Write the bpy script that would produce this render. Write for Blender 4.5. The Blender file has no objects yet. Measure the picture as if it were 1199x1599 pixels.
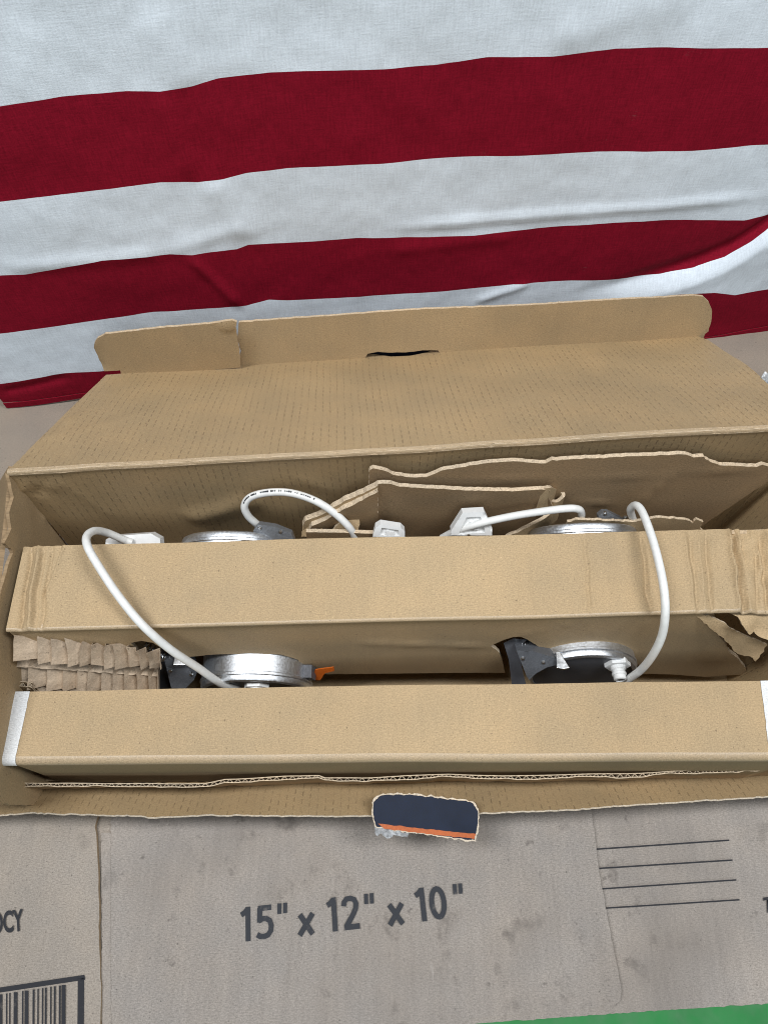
import bpy, bmesh, math, random
import numpy as np
from mathutils import Vector, Matrix, noise
from mathutils.geometry import delaunay_2d_cdt

random.seed(7)
R = math.radians
scene = bpy.context.scene
col = scene.collection

# ------------------------------------------------------------------ camera
CAM = Vector((0, 0, 0.63)); PITCH = R(62); FPX = 1155.0
cd = bpy.data.cameras.new('camera'); cam = bpy.data.objects.new('camera', cd); col.objects.link(cam)
cam.location = CAM; cam.rotation_euler = (math.pi / 2 - PITCH, 0, 0)
cd.sensor_width = 36; cd.lens = 36 * FPX / 1599; cd.clip_start = 0.01; cd.clip_end = 50
scene.camera = cam
# ------------------------------------------------------------------ world / lamps / exposure
w = bpy.data.worlds.new('World'); scene.world = w; w.use_nodes = True
w.node_tree.nodes['Background'].inputs[0].default_value = (0.86, 0.93, 1.0, 1)
w.node_tree.nodes['Background'].inputs[1].default_value = 0.07


def lamp(name, loc, target, sx, sy, power, colr):
    d = bpy.data.lights.new(name, 'AREA'); d.shape = 'RECTANGLE'; d.size = sx; d.size_y = sy
    d.energy = power; d.color = colr
    o = bpy.data.objects.new(name, d); col.objects.link(o); o.location = loc
    o.rotation_euler = (Vector(target) - Vector(loc)).to_track_quat('-Z', 'Y').to_euler()
    return o


lamp('shop_lamp', (-0.62, 0.06, 1.75), (0, 0.2, 0), 0.30, 0.7, 22, (0.98, 0.99, 1.0))
lamp('shop_lamp', (0.70, 0.06, 1.75), (0, 0.2, 0), 0.30, 0.7, 19.5, (0.98, 0.99, 1.0))
lamp('garage_door_light', (0.1, -1.7, 2.3), (0, 0.4, 0.2), 2.2, 1.2, 22, (0.88, 0.95, 1.0))
vs = scene.view_settings
vs.view_transform = 'Standard'; vs.look = 'None'; vs.exposure = 0.0; vs.gamma = 1.0; vs.use_curve_mapping = False
scene.render.engine = 'CYCLES'
scene.cycles.filter_width = 1.05

# ------------------------------------------------------------------ geometry helpers
FW = Vector((0, math.cos(PITCH), -math.sin(PITCH))); UP = Vector((0, math.sin(PITCH), math.cos(PITCH)))


def ray(px, py):
    return FW + Vector((1, 0, 0)) * ((px - 599.5) / FPX) - UP * ((py - 799.5) / FPX)


def at(px, py, z=None, Y=None):
    d = ray(px, py)
    t = (z - CAM.z) / d.z if z is not None else Y / d.y
    return CAM + d * t


class Plane:
    """flat frame: origin, in-plane axes ex, ey and normal n (towards the viewer)"""
    def __init__(s, O, ex, ey):
        s.O = Vector(O); s.ex = Vector(ex).normalized()
        ey = Vector(ey); s.ey = (ey - s.ex * ey.dot(s.ex)).normalized()
        s.n = s.ex.cross(s.ey)
        if s.n.dot(CAM - s.O) < 0: s.n = -s.n

    def px(s, x, y):
        d = ray(x, y); t = (s.O - CAM).dot(s.n) / d.dot(s.n)
        return s.uv(CAM + d * t)

    def uv(s, p):
        q = Vector(p) - s.O
        return (q.dot(s.ex), q.dot(s.ey))

    def xyz(s, u, v, h=0):
        return s.O + s.ex * u + s.ey * v + s.n * h


def fn(p, sc, seed=0):
    return noise.noise(Vector((p[0] * sc + seed * 13.1, p[1] * sc - seed * 7.7, (p[2] if len(p) > 2 else 0) * sc + seed * 3.3)))


def sstep(a, b, x):
    t = min(1, max(0, (x - a) / (b - a))); return t * t * (3 - 2 * t)


def segdist(p, a, b):
    ax, ay = a; bx, by = b
    dx, dy = bx - ax, by - ay; l = dx * dx + dy * dy
    t = 0 if l == 0 else max(0, min(1, ((p[0] - ax) * dx + (p[1] - ay) * dy) / l))
    return math.hypot(p[0] - ax - dx * t, p[1] - ay - dy * t), t


def crease(p, a, b, wd, amp, soft=False):
    """ridge (amp>0) or valley (amp<0) along a segment"""
    d, t = segdist(p, a, b)
    if d > wd * 3: return 0
    return amp * (math.exp(-(d / wd) ** 2) if soft else 1.15 * math.exp(-d / (wd * .8))) * min(1, 6 * min(t + .02, 1.02 - t))


def step_crease(p, a, b, wd, amp):
    """a soft step: higher on the left of a->b, fading away from it"""
    dx, dy = b[0] - a[0], b[1] - a[1]; l = math.hypot(dx, dy)
    s = ((p[0] - a[0]) * -dy + (p[1] - a[1]) * dx) / l
    d, t = segdist(p, a, b)
    return amp * math.tanh(s / wd) * math.exp(-(d / (wd * 6)) ** 2)


def link(name, me, mats, parent=None):
    o = bpy.data.objects.new(name, me); col.objects.link(o)
    for m in (mats if isinstance(mats, (list, tuple)) else [mats]): me.materials.append(M[m])
    if parent is not None:
        o.parent = parent
        loc = parent.matrix_world.translation if False else WORLD_LOC[parent.name]
        me.transform(Matrix.Translation(-loc))
        WORLD_LOC[o.name] = loc
    else:
        WORLD_LOC[o.name] = Vector((0, 0, 0))
    return o


WORLD_LOC = {}


def thing(name, label, cat, loc, group=None):
    o = bpy.data.objects.new(name, None); col.objects.link(o); o.location = loc; o.empty_display_size = 0.02
    o['label'] = label; o['category'] = cat
    if group: o['group'] = group
    WORLD_LOC[o.name] = Vector(loc)
    return o


def tag(o, label, cat, group=None):
    o['label'] = label; o['category'] = cat
    if group: o['group'] = group
    return o


def inside(poly, P):
    x, y = P[:, 0], P[:, 1]; c = np.zeros(len(P), bool); n = len(poly); j = n - 1
    for i in range(n):
        xi, yi = poly[i]; xj, yj = poly[j]
        if yi != yj:
            c ^= ((yi > y) != (yj > y)) & (x < (xj - xi) * (y - yi) / (yj - yi) + xi)
        j = i
    return c


def resample(poly, step, jit=0, seed=0):
    out = []
    n = len(poly)
    for i in range(n):
        a = poly[i]; b = poly[(i + 1) % n]
        l = math.hypot(b[0] - a[0], b[1] - a[1]); k = max(1, int(l / step))
        for j in range(k):
            t = j / k; x = a[0] + (b[0] - a[0]) * t; y = a[1] + (b[1] - a[1]) * t
            if jit:
                x += jit * noise.noise(Vector((x * 260, y * 260, seed))) + jit * .6 * noise.noise(Vector((x * 700, y * 700, seed + 5)))
                y += jit * noise.noise(Vector((x * 260, y * 260, seed + 9))) + jit * .6 * noise.noise(Vector((x * 700, y * 700, seed + 15)))
            out.append((x, y))
    return out


def sheet(name, pl, outline, mats, parent, thick=.003, holes=(), disp=None, step=.006, jit=.0003, warp=None, estep=None, seed=0):
    """thick board cut to an outline; top face on the plane (+ disp), body behind it; edge faces take material slot 1"""
    es = estep or step * .6
    out = resample(outline, es, jit, seed); hs = [resample(h, es, jit, seed + 3) for h in holes]
    pts = list(out); edges = [(i, (i + 1) % len(out)) for i in range(len(out))]
    for h in hs:
        b = len(pts); pts += h; edges += [(b + i, b + (i + 1) % len(h)) for i in range(len(h))]
    B = np.array(pts)
    x0, y0 = B.min(0); x1, y1 = B.max(0)
    gx, gy = np.meshgrid(np.arange(x0 + step * .5, x1, step), np.arange(y0 + step * .5, y1, step))
    G = np.stack([gx.ravel(), gy.ravel()], 1)
    ok = inside(out, G)
    for h in hs: ok &= ~inside(h, G)
    G = G[ok]
    if len(G):
        d = np.full(len(G), 9.)
        for i in range(0, len(B)):
            d = np.minimum(d, (G[:, 0] - B[i, 0]) ** 2 + (G[:, 1] - B[i, 1]) ** 2)
        G = G[d > (step * .45) ** 2]
    V2 = [Vector(p) for p in pts] + [Vector((float(a), float(b))) for a, b in G]
    vo, eo, fo, *_ = delaunay_2d_cdt(V2, edges, [], 0, 1e-6)
    VV = np.array([(v.x, v.y) for v in vo])
    F = np.array([f for f in fo if len(f) == 3])
    C = VV[F].mean(1); ok = inside(out, C)
    for h in hs: ok &= ~inside(h, C)
    F = F[ok]
    a = VV[F]; ar = (a[:, 1, 0] - a[:, 0, 0]) * (a[:, 2, 1] - a[:, 0, 1]) - (a[:, 1, 1] - a[:, 0, 1]) * (a[:, 2, 0] - a[:, 0, 0])
    F = F[np.abs(ar) > 1e-12]; ar = ar[np.abs(ar) > 1e-12]
    sgn = 1 if pl.ex.cross(pl.ey).dot(pl.n) > 0 else -1
    F = [tuple(int(k) for k in (f if r * sgn > 0 else f[::-1])) for f, r in zip(F, ar)]
    n = len(VV)
    top = []; bot = []
    for u, v in VV:
        h = disp((u, v)) if disp else 0
        p = pl.xyz(u, v, h); q = pl.xyz(u, v, h - thick)
        if warp: p = p + warp(p); q = q + warp(q)
        top.append(p); bot.append(q)
    cnt = {}
    for f in F:
        for k in range(3):
            e = (f[k], f[(k + 1) % 3]); cnt[e] = 1
    sides = [(b, a, a + n, b + n) for (a, b) in cnt if (b, a) not in cnt]
    allv = top + bot; src = list(range(2 * n)); s2 = []
    for q in sides:      # rim faces get their own vertices so the cut edge stays crisp
        b = len(allv)
        for k in q: allv.append(allv[k]); src.append(k)
        s2.append((b, b + 1, b + 2, b + 3))
    faces = F + [tuple(k + n for k in f[::-1]) for f in F] + s2
    me = bpy.data.meshes.new(name)
    me.from_pydata([tuple(p) for p in allv], [], faces)
    uvl = me.uv_layers.new(name='UVMap')
    nf = len(F) * 2
    for i, poly in enumerate(me.polygons):
        poly.use_smooth = i < nf
        poly.material_index = 0 if i < nf else (1 if isinstance(mats, (list, tuple)) and len(mats) > 1 else 0)
        for li in poly.loop_indices:
            vi = src[me.loops[li].vertex_index] % n
            uvl.data[li].uv = (VV[vi][0], VV[vi][1])
    me.validate()
    return link(name, me, mats, parent)


def loft(name, rows, mats, parent, thick=.003, warp=None, flip=False, uv0=(0, 0)):
    """rows: list of lists of points; a thick skin whose body lies behind the normals"""
    nr, nc = len(rows), len(rows[0])
    P = [[Vector(p) + (warp(Vector(p)) if warp else Vector()) for p in r] for r in rows]
    N = []
    for i in range(nr):
        rr = []
        for j in range(nc):
            du = P[i][min(nc - 1, j + 1)] - P[i][max(0, j - 1)]; dv = P[min(nr - 1, i + 1)][j] - P[max(0, i - 1)][j]
            nn = du.cross(dv).normalized()
            rr.append(-nn if flip else nn)
        N.append(rr)
    V = [p for r in P for p in r] + [P[i][j] - N[i][j] * thick for i in range(nr) for j in range(nc)]
    n = nr * nc; F = []; idx = lambda i, j: i * nc + j
    for i in range(nr - 1):
        for j in range(nc - 1):
            f = (idx(i, j), idx(i, j + 1), idx(i + 1, j + 1), idx(i + 1, j))
            if flip: f = f[::-1]
            F.append(f)
    nf = len(F)
    F += [tuple(k + n for k in f[::-1]) for f in F[:nf]]
    S = []
    ring = [idx(0, j) for j in range(nc)] + [idx(i, nc - 1) for i in range(1, nr)] + [idx(nr - 1, j) for j in range(nc - 2, -1, -1)] + [idx(i, 0) for i in range(nr - 2, 0, -1)]
    for a, b in zip(ring, ring[1:] + ring[:1]):
        S.append((b, a, a + n, b + n) if not flip else (a, b, b + n, a + n))
    src = list(range(2 * n)); S2 = []
    for q in S:
        b = len(V)
        for k in q: V.append(V[k]); src.append(k)
        S2.append((b, b + 1, b + 2, b + 3))
    me = bpy.data.meshes.new(name); me.from_pydata([tuple(p) for p in V], [], F + S2)
    U = [[0] * nc for _ in range(nr)]; W = [[0] * nc for _ in range(nr)]
    for i in range(nr):
        for j in range(nc):
            U[i][j] = (U[i][j - 1] + (Vector(rows[i][j]) - Vector(rows[i][j - 1])).length) if j else uv0[0]
            W[i][j] = (W[i - 1][j] + (Vector(rows[i][j]) - Vector(rows[i - 1][j])).length) if i else uv0[1]
    uvl = me.uv_layers.new(name='UVMap')
    for k, poly in enumerate(me.polygons):
        poly.use_smooth = k < 2 * nf
        poly.material_index = 0 if k < 2 * nf else (1 if isinstance(mats, (list, tuple)) and len(mats) > 1 else 0)
        for li in poly.loop_indices:
            vi = src[me.loops[li].vertex_index] % n
            uvl.data[li].uv = (U[vi // nc][vi % nc], W[vi // nc][vi % nc])
    return link(name, me, mats, parent)


def lerp(a, b, t): return a + (b - a) * t


def catmull(pts, k=10):
    P = [Vector(p) for p in pts]; P = [P[0] * 2 - P[1]] + P + [P[-1] * 2 - P[-2]]
    out = []
    for i in range(1, len(P) - 2):
        p0, p1, p2, p3 = P[i - 1:i + 3]
        for j in range(k):
            t = j / k
            out.append(.5 * ((2 * p1) + (p2 - p0) * t + (2 * p0 - 5 * p1 + 4 * p2 - p3) * t * t + (3 * p1 - p0 - 3 * p2 + p3) * t ** 3))
    out.append(P[-2]); return out


def tube_data(path, r, seg=12, V=None, F=None):
    V = [] if V is None else V; F = [] if F is None else F
    path = [Vector(p) for p in path]; nrm = None
    b0 = len(V)
    for i, p in enumerate(path):
        t = (path[min(i + 1, len(path) - 1)] - path[max(0, i - 1)]).normalized()
        if nrm is None:
            nrm = t.orthogonal().normalized()
        nrm = (nrm - t * nrm.dot(t)).normalized(); bi = t.cross(nrm)
        rr = r(i / (len(path) - 1)) if callable(r) else r
        for k in range(seg):
            a = 2 * math.pi * k / seg
            V.append(p + nrm * (math.cos(a) * rr) + bi * (math.sin(a) * rr))
    for i in range(len(path) - 1):
        for k in range(seg):
            a = b0 + i * seg + k; b = b0 + i * seg + (k + 1) % seg
            F.append((a, b, b + seg, a + seg))
    F.append(tuple(b0 + k for k in range(seg))[::-1]); e = b0 + (len(path) - 1) * seg
    F.append(tuple(e + k for k in range(seg)))
    return V, F


def mesh(name, V, F, mats, parent, smooth=True, angle=None):
    me = bpy.data.meshes.new(name); me.from_pydata([tuple(v) for v in V], [], F)
    for p in me.polygons: p.use_smooth = smooth
    if smooth and angle is not None:
        bm = bmesh.new(); bm.from_mesh(me)
        for e in bm.edges:
            if len(e.link_faces) == 2 and e.calc_face_angle(0) > R(angle): e.smooth = False
        bm.to_mesh(me); bm.free()
    return link(name, me, mats, parent)


def tube(name, path, r, mats, parent, seg=12, angle=50):
    V, F = tube_data(path, r, seg); return mesh(name, V, F, mats, parent, True, angle)


def lathe(name, prof, O, axis, mats, parent, seg=72, angle=35, xdir=None):
    """prof: (radius, height along axis) list"""
    ax = Vector(axis).normalized(); ex = Vector(xdir) if xdir else ax.orthogonal()
    ex = (ex - ax * ex.dot(ax)).normalized(); ey = ax.cross(ex)
    V = []; F = []
    for r, h in prof:
        for k in range(seg):
            a = 2 * math.pi * k / seg
            V.append(Vector(O) + ax * h + (ex * math.cos(a) + ey * math.sin(a)) * max(r, 1e-5))
    for i in range(len(prof) - 1):
        for k in range(seg):
            a = i * seg + k; b = i * seg + (k + 1) % seg
            F.append((a, b, b + seg, a + seg))
    return mesh(name, V, F, mats, parent, True, angle)


def prism(name, O, ex, ey, ez, poly, h0, h1, mats, parent, bev=0.0006):
    """polygon in (ex,ey) extruded along ez, edges bevelled"""
    bm = bmesh.new()
    vs_ = [bm.verts.new(Vector(O) + Vector(ex) * x + Vector(ey) * y + Vector(ez) * h0) for x, y in poly]
    f = bm.faces.new(vs_)
    r = bmesh.ops.extrude_face_region(bm, geom=[f])
    bmesh.ops.translate(bm, vec=Vector(ez) * (h1 - h0), verts=[v for v in r['geom'] if isinstance(v, bmesh.types.BMVert)])
    bmesh.ops.recalc_face_normals(bm, faces=bm.faces)
    if bev: bmesh.ops.bevel(bm, geom=list(bm.edges), offset=bev, segments=2, affect='EDGES', profile=.6)
    me = bpy.data.meshes.new(name); bm.to_mesh(me); bm.free()
    return link(name, me, mats, parent)


# ------------------------------------------------------------------ materials
M = {}


class NT:
    def __init__(s, name):
        m = bpy.data.materials.new(name); m.use_nodes = True; s.m = m; s.t = m.node_tree; s.bsdf = s.t.nodes['Principled BSDF']
        M[name] = m

    def n(s, ty, **kw):
        o = s.t.nodes.new(ty)
        for k, v in kw.items():
            if k.startswith('i_'): o.inputs[k[2:]].default_value = v
            else: setattr(o, k, v)
        return o

    def l(s, a, b): s.t.links.new(a, b)

    def math(s, op, a, b=None, c=None):
        o = s.n('ShaderNodeMath', operation=op)
        for i, x in enumerate((a, b, c)):
            if x is None: continue
            if isinstance(x, (int, float)): o.inputs[i].default_value = x
            else: s.l(x, o.inputs[i])
        return o.outputs[0]

    def mapr(s, v, a, b, c, d):
        o = s.n('ShaderNodeMapRange'); s.l(v, o.inputs[0])
        for i, x in enumerate((a, b, c, d)): o.inputs[i + 1].default_value = x
        return o.outputs[0]

    def noise(s, vec, scale, detail=3, rough=.6, stretch=None):
        if stretch:
            mp = s.n('ShaderNodeMapping'); mp.inputs['Scale'].default_value = stretch; s.l(vec, mp.inputs[0]); vec = mp.outputs[0]
        o = s.n('ShaderNodeTexNoise'); o.inputs['Scale'].default_value = scale; o.inputs['Detail'].default_value = detail; o.inputs['Roughness'].default_value = rough
        s.l(vec, o.inputs['Vector']); return o.outputs['Fac']

    def mix(s, fac, a, b, mode='MIX'):
        o = s.n('ShaderNodeMix', data_type='RGBA', blend_type=mode)
        for i, x in ((0, fac), (6, a), (7, b)):
            if isinstance(x, (int, float)): o.inputs[i].default_value = x
            elif isinstance(x, tuple): o.inputs[i].default_value = x if len(x) == 4 else x + (1,)
            else: s.l(x, o.inputs[i])
        return o.outputs[2]

    def bump(s, h, strength, dist):
        o = s.n('ShaderNodeBump'); o.inputs['Strength'].default_value = strength; o.inputs['Distance'].default_value = dist
        s.l(h, o.inputs['Height']); s.l(o.outputs[0], s.bsdf.inputs['Normal'])


def kraft(name, base, dashes=False, grain=.5, flute=0, dirt=0, rough=.72, spec=.25, dirtcol=(.05, .042, .038), uvmap=True, fib=.5, wear=0, streak=0):
    s = NT(name)
    tc = s.n('ShaderNodeTexCoord'); uv = tc.outputs['UV'] if uvmap else tc.outputs['Object']
    n1 = s.noise(uv, 1050, 2, .6); n2 = s.noise(uv, 430, 3, .6, (1, 2.6, 1)); n3 = s.noise(uv, 16, 4, .6); n4 = s.noise(uv, 1300, 2, .5)
    n5 = s.noise(uv, 5.5, 3, .5)
    v = s.math('ADD', s.mapr(n1, .25, .75, -1, 1), s.math('MULTIPLY', s.mapr(n2, .3, .7, -1, 1), fib))
    v = s.math('MULTIPLY_ADD', v, .25 * grain, 1)
    v = s.math('MULTIPLY', v, s.mapr(n3, .25, .75, .90, 1.09))
    v = s.math('MULTIPLY', v, s.mapr(n5, .3, .7, .90, 1.08))
    sp = s.mapr(s.noise(uv, 430, 1, .5), .70, .78, 1, .55); v = s.math('MULTIPLY', v, sp)
    lt = s.mapr(s.noise(uv, 520, 1, .5, (1.3, .7, 1)), .71, .80, 1, 1.28); v = s.math('MULTIPLY', v, lt)
    hsum = s.math('ADD', s.math('MULTIPLY', n1, .6), s.math('MULTIPLY', n4, .5))
    sx = s.n('ShaderNodeSeparateXYZ'); s.l(uv, sx.inputs[0])
    if dashes:
        # liner perforation: short cuts in staggered columns
        ju = s.math('MULTIPLY_ADD', s.noise(uv, 9, 2), .006, sx.outputs[0])
        cu = s.math('DIVIDE', ju, .0058); ci = s.math('FLOOR', cu); cf = s.math('FRACT', cu)
        line = s.mapr(s.math('ABSOLUTE', s.math('SUBTRACT', cf, .5)),   .03, .10, 1, 0)
        dv = s.math('FRACT', s.math('ADD', s.math('DIVIDE', sx.outputs[1], .0085), s.math('MULTIPLY', ci, .31)))
        dash = s.mapr(dv, .58, .66, 1, 0)
        wk = s.mapr(s.noise(uv, 45, 3, .7), .36, .62, 0.05, 1)
        dm = s.math('MULTIPLY', s.math('MULTIPLY', line, dash), wk)
        v = s.math('MULTIPLY', v, s.math('MULTIPLY_ADD', dm, -.34, 1))
        hsum = s.math('MULTIPLY_ADD', dm, -1.5, hsum)
    c = s.n('ShaderNodeMix', data_type='RGBA', blend_type='MULTIPLY'); c.inputs[0].default_value = 1
    hue = s.mix(s.mapr(n3, .3, .7, 0, 1), base, (base[0] * 1.03, base[1] * .985, base[2] * .93))
    s.l(hue, c.inputs[6]); s.l(v, c.inputs[7]); cout = c.outputs[2]
    if dirt:
        a = s.mapr(s.noise(uv, 30, 5, .65), .57, .71, 0, .42 * dirt)
        b = s.mapr(s.noise(uv, 75, 3, .6), .67, .77, 0, .40 * dirt)
        g = s.mapr(s.noise(uv, 7, 3, .6), .45, .72, 0, .30 * dirt)
        scr = s.mapr(s.noise(uv, 40, 4, .7, (1, .18, 1)), .70, .76, 0, .35 * dirt)
        cout = s.mix(s.math('MULTIPLY', a, s.mapr(s.noise(uv, 9, 2), .42, .6, 0, 1)), cout, dirtcol)
        cout = s.mix(b, cout, dirtcol); cout = s.mix(g, cout, (base[0] * .62, base[1] * .6, base[2] * .58)); cout = s.mix(scr, cout, (base[0] * 1.5, base[1] * 1.5, base[2] * 1.5))
    if streak:
        st = s.mapr(s.noise(uv, 230, 3, .6, (1, .045, 1)), .3, .7, 1 - streak, 1 + streak); st2 = s.mapr(s.noise(uv, 60, 4, .65, (1, .3, 1)), .3, .7, 1 - streak * .6, 1 + streak * .6)
        c2 = s.n('ShaderNodeMix', data_type='RGBA', blend_type='MULTIPLY'); c2.inputs[0].default_value = 1; s.l(cout, c2.inputs[6]); s.l(s.math('MULTIPLY', st, st2), c2.inputs[7]); cout = c2.outputs[2]
    if wear:
        wv = s.mapr(s.noise(uv, 120, 5, .75), .62, .72, 0, wear); cout = s.mix(wv, cout, (.62, .56, .47))
    s.l(cout, s.bsdf.inputs['Base Color'])
    if flute:
        wv = s.math('SINE', s.math('MULTIPLY', sx.outputs[0], 2 * math.pi / .0062)); hsum = s.math('MULTIPLY_ADD', wv, flute, hsum)
    s.bsdf.inputs['Roughness'].default_value = rough; s.bsdf.inputs['Specular IOR Level'].default_value = spec
    s.bump(hsum, .55, .00035)
    return s


KB = (.400, .300, .180)
kraft('kraft', KB, grain=.9, dirt=.14, streak=.02)
kraft('kraft_inside', (.355, .260, .146), dashes=True, streak=.015, grain=.8, rough=.58, spec=.4)
kraft('kraft_fold', (.40, .308, .198), grain=1.0, wear=.3, rough=.42, spec=.55)
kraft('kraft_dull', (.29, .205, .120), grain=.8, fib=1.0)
kraft('kraft_back', (.27, .232, .195), grain=.6, dirt=.4)
kraft('edge', (.44, .345, .235), grain=1.2, wear=.6, uvmap=False)
kraft('torn_paper', (.50, .41, .30), grain=1.3, wear=.5, uvmap=False)
kraft('crushed_white', (.54, .47, .38), grain=1.3, uvmap=False)
kraft('greyboard', (.285, .262, .242), grain=.9, flute=.3, dirt=1.9, streak=.045, fib=.9, rough=.8)
kraft('greyboard_plain', (.295, .266, .236), grain=1.0, flute=.06, dirt=.6, streak=.03, fib=.7, rough=.8)
kraft('paper_wrap', (.45, .365, .275), grain=.7, uvmap=False)
kraft('tape', (.70, .73, .76), grain=.5, fib=1.3, rough=.5, spec=.4)
kraft('flute_paper', (.50, .41, .30), grain=.8, uvmap=False)


def plain(name, colr, rough, metal=0, ns=300, amt=.12, bump=.15, spec=.5, scratches=0, bd=.0002):
    s = NT(name); tc = s.n('ShaderNodeTexCoord'); ob = tc.outputs['Object']
    n1 = s.noise(ob, ns, 3, .6); n2 = s.noise(ob, 40, 3, .6)
    v = s.math('MULTIPLY', s.mapr(n1, .3, .7, 1 - amt, 1 + amt), s.mapr(n2, .3, .7, 1 - amt * .7, 1 + amt * .7))
    c = s.n('ShaderNodeMix', data_type='RGBA', blend_type='MULTIPLY'); c.inputs[0].default_value = 1; c.inputs[6].default_value = colr + (1,)
    s.l(v, c.inputs[7]); out = c.outputs[2]
    if scratches:
        sc = s.mapr(s.noise(ob, 160, 4, .7, (1, .2, 1)), .64, .7, 0, scratches); out = s.mix(sc, out, (.75, .75, .75))
    s.l(out, s.bsdf.inputs['Base Color'])
    s.l(s.mapr(n1, .3, .7, rough * .85, min(1, rough * 1.2)), s.bsdf.inputs['Roughness'])
    s.bsdf.inputs['Metallic'].default_value = metal; s.bsdf.inputs['Specular IOR Level'].default_value = spec
    if bump: s.bump(n1, bump, bd)
    return s


plain('zinc', (.66, .69, .73), .42, 1.0, ns=700, amt=.10, bump=.35)
plain('dark_metal', (.11, .117, .13), .42, .3, ns=900, amt=.2, bump=.4)
plain('grey_metal', (.17, .18, .195), .45, .4, ns=900, amt=.2, bump=.4)
plain('black_plate', (.075, .078, .088), .42, 0, ns=700)
plain('steel', (.62, .64, .66), .28, 1.0)
plain('white_plastic', (.74, .75, .75), .34, 0, ns=200, amt=.04, bump=.05)
plain('cable_white', (.70, .705, .69), .42, 0, ns=260, amt=.05, bump=.08)
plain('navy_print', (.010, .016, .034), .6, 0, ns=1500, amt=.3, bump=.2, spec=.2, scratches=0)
plain('orange_print', (.42, .09, .010), .42, 0, ns=900, amt=.15, bump=.2, scratches=.3)
plain('green_paint', (.006, .165, .032), .6, 0, ns=60, amt=.12, bump=.1)
plain('black_ink', (.055, .06, .07), .8, 0, ns=700, amt=.35, bump=.1, spec=.1, scratches=.1)
plain('pale_plastic', (.34, .35, .36), .22, 0, ns=500, amt=.5)


def ink(name, colr, card):
    s = NT(name); tc = s.n('ShaderNodeTexCoord'); ob = tc.outputs['Object']
    f = s.mapr(s.noise(ob, 900, 3, .7), .64, .80, 0, .5); f2 = s.mapr(s.noise(ob, 130, 4, .7), .60, .76, 0, .4)
    f = s.math('MAXIMUM', f, f2)
    s.l(s.mix(f, colr, card), s.bsdf.inputs['Base Color']); s.bsdf.inputs['Roughness'].default_value = .85; s.bsdf.inputs['Specular IOR Level'].default_value = .15


ink('grey_ink', (.042, .045, .052), (.30, .27, .24))
ink('dark_ink', (.032, .033, .038), (.20, .18, .16))


def cloth(name, colr, tr=.0, amt=.10, scuff=0):
    s = NT(name); tc = s.n('ShaderNodeTexCoord'); uv = tc.outputs['UV']
    a = s.noise(uv, 700, 2, .6, (1, .12, 1)); b = s.noise(uv, 700, 2, .6, (.12, 1, 1)); m = s.noise(uv, 14, 4, .6); f = s.noise(uv, 900, 1, .5)
    v = s.math('ADD', s.math('MULTIPLY', s.mapr(a, .3, .7, -1, 1), amt), s.math('MULTIPLY', s.mapr(b, .3, .7, -1, 1), amt * .7))
    v = s.math('ADD', v, s.math('MULTIPLY', s.mapr(f, .3, .7, -1, 1), amt * .8))
    v = s.math('ADD', v, s.mapr(m, .3, .7, .955, 1.045))
    c = s.n('ShaderNodeMix', data_type='RGBA', blend_type='MULTIPLY'); c.inputs[0].default_value = 1; c.inputs[6].default_value = colr + (1,)
    s.l(v, c.inputs[7]); out = c.outputs[2]
    if scuff:
        k = s.math('MULTIPLY', s.mapr(s.noise(uv, 60, 5, .75, (.5, 1, 1)), .64, .76, 0, scuff), s.mapr(s.noise(uv, 9, 2), .55, .68, 0, 1))
        out = s.mix(k, out, (.5, .35, .35))
    s.l(out, s.bsdf.inputs['Base Color'])
    s.bsdf.inputs['Roughness'].default_value = .85; s.bsdf.inputs['Specular IOR Level'].default_value = .08
    s.bsdf.inputs['Sheen Weight'].default_value = 0
    s.bump(s.math('ADD', a, s.math('ADD', b, f)), .22, .0004)


cloth('white_cloth', (.76, .84, .92), amt=.065)
cloth('red_cloth', (.225, .006, .020), amt=.14, scuff=.35)

# ------------------------------------------------------------------ SETTING: table top
me = bpy.data.meshes.new('table_top')
bm = bmesh.new(); bmesh.ops.create_cube(bm, size=1)
bmesh.ops.scale(bm, vec=(1.5, 1.0, .03), verts=bm.verts); bmesh.ops.translate(bm, vec=(0, .25, -.0155), verts=bm.verts)
bmesh.ops.bevel(bm, geom=list(bm.edges), offset=.003, segments=2, affect='EDGES'); bm.to_mesh(me); bm.free()
o = link('table_top', me, 'green_paint'); o['kind'] = 'structure'

GZ = .0045


def flat(z): return Plane((0, 0, z), (1, 0, 0), (0, 1, 0))


# ------------------------------------------------------------------ flattened carton under everything
fc = thing('flattened_carton', 'flattened grey moving carton with printed size, lines and barcode covering the table', 'cardboard', (0, .05, 0))
gz = lambda p, k=0: .0006 * fn(p, 14, 3 + k) + .0003 * fn(p, 45, 4 + k)
pl = flat(.0028)
sheet('carton_base', pl, [(-.6, -.045), (.6, -.045), (.6, .33), (-.6, .33)], ['greyboard_plain', 'edge'], fc, thick=.0022, step=.05)
pl = flat(GZ + .0032)
L = pl.px
left = [L(-90, 1150), L(152, 1150), L(153, 1270), L(149, 1290), L(153, 1330), L(154, 1360), L(156, 1400), L(155, 1470), L(158, 1540), L(157, 1620), L(157, 1660), L(-90, 1660)]
lc = lambda p: gz(p, 1) + .0009 * math.exp(-((p[0] - L(154, 1400)[0]) / .006) ** 2)
sheet('carton_panel', pl, left, ['greyboard_plain', 'edge'], fc, thick=.0040, disp=lc, step=.008, jit=.0007)
pl = flat(GZ + .0026); L = pl.px
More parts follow.
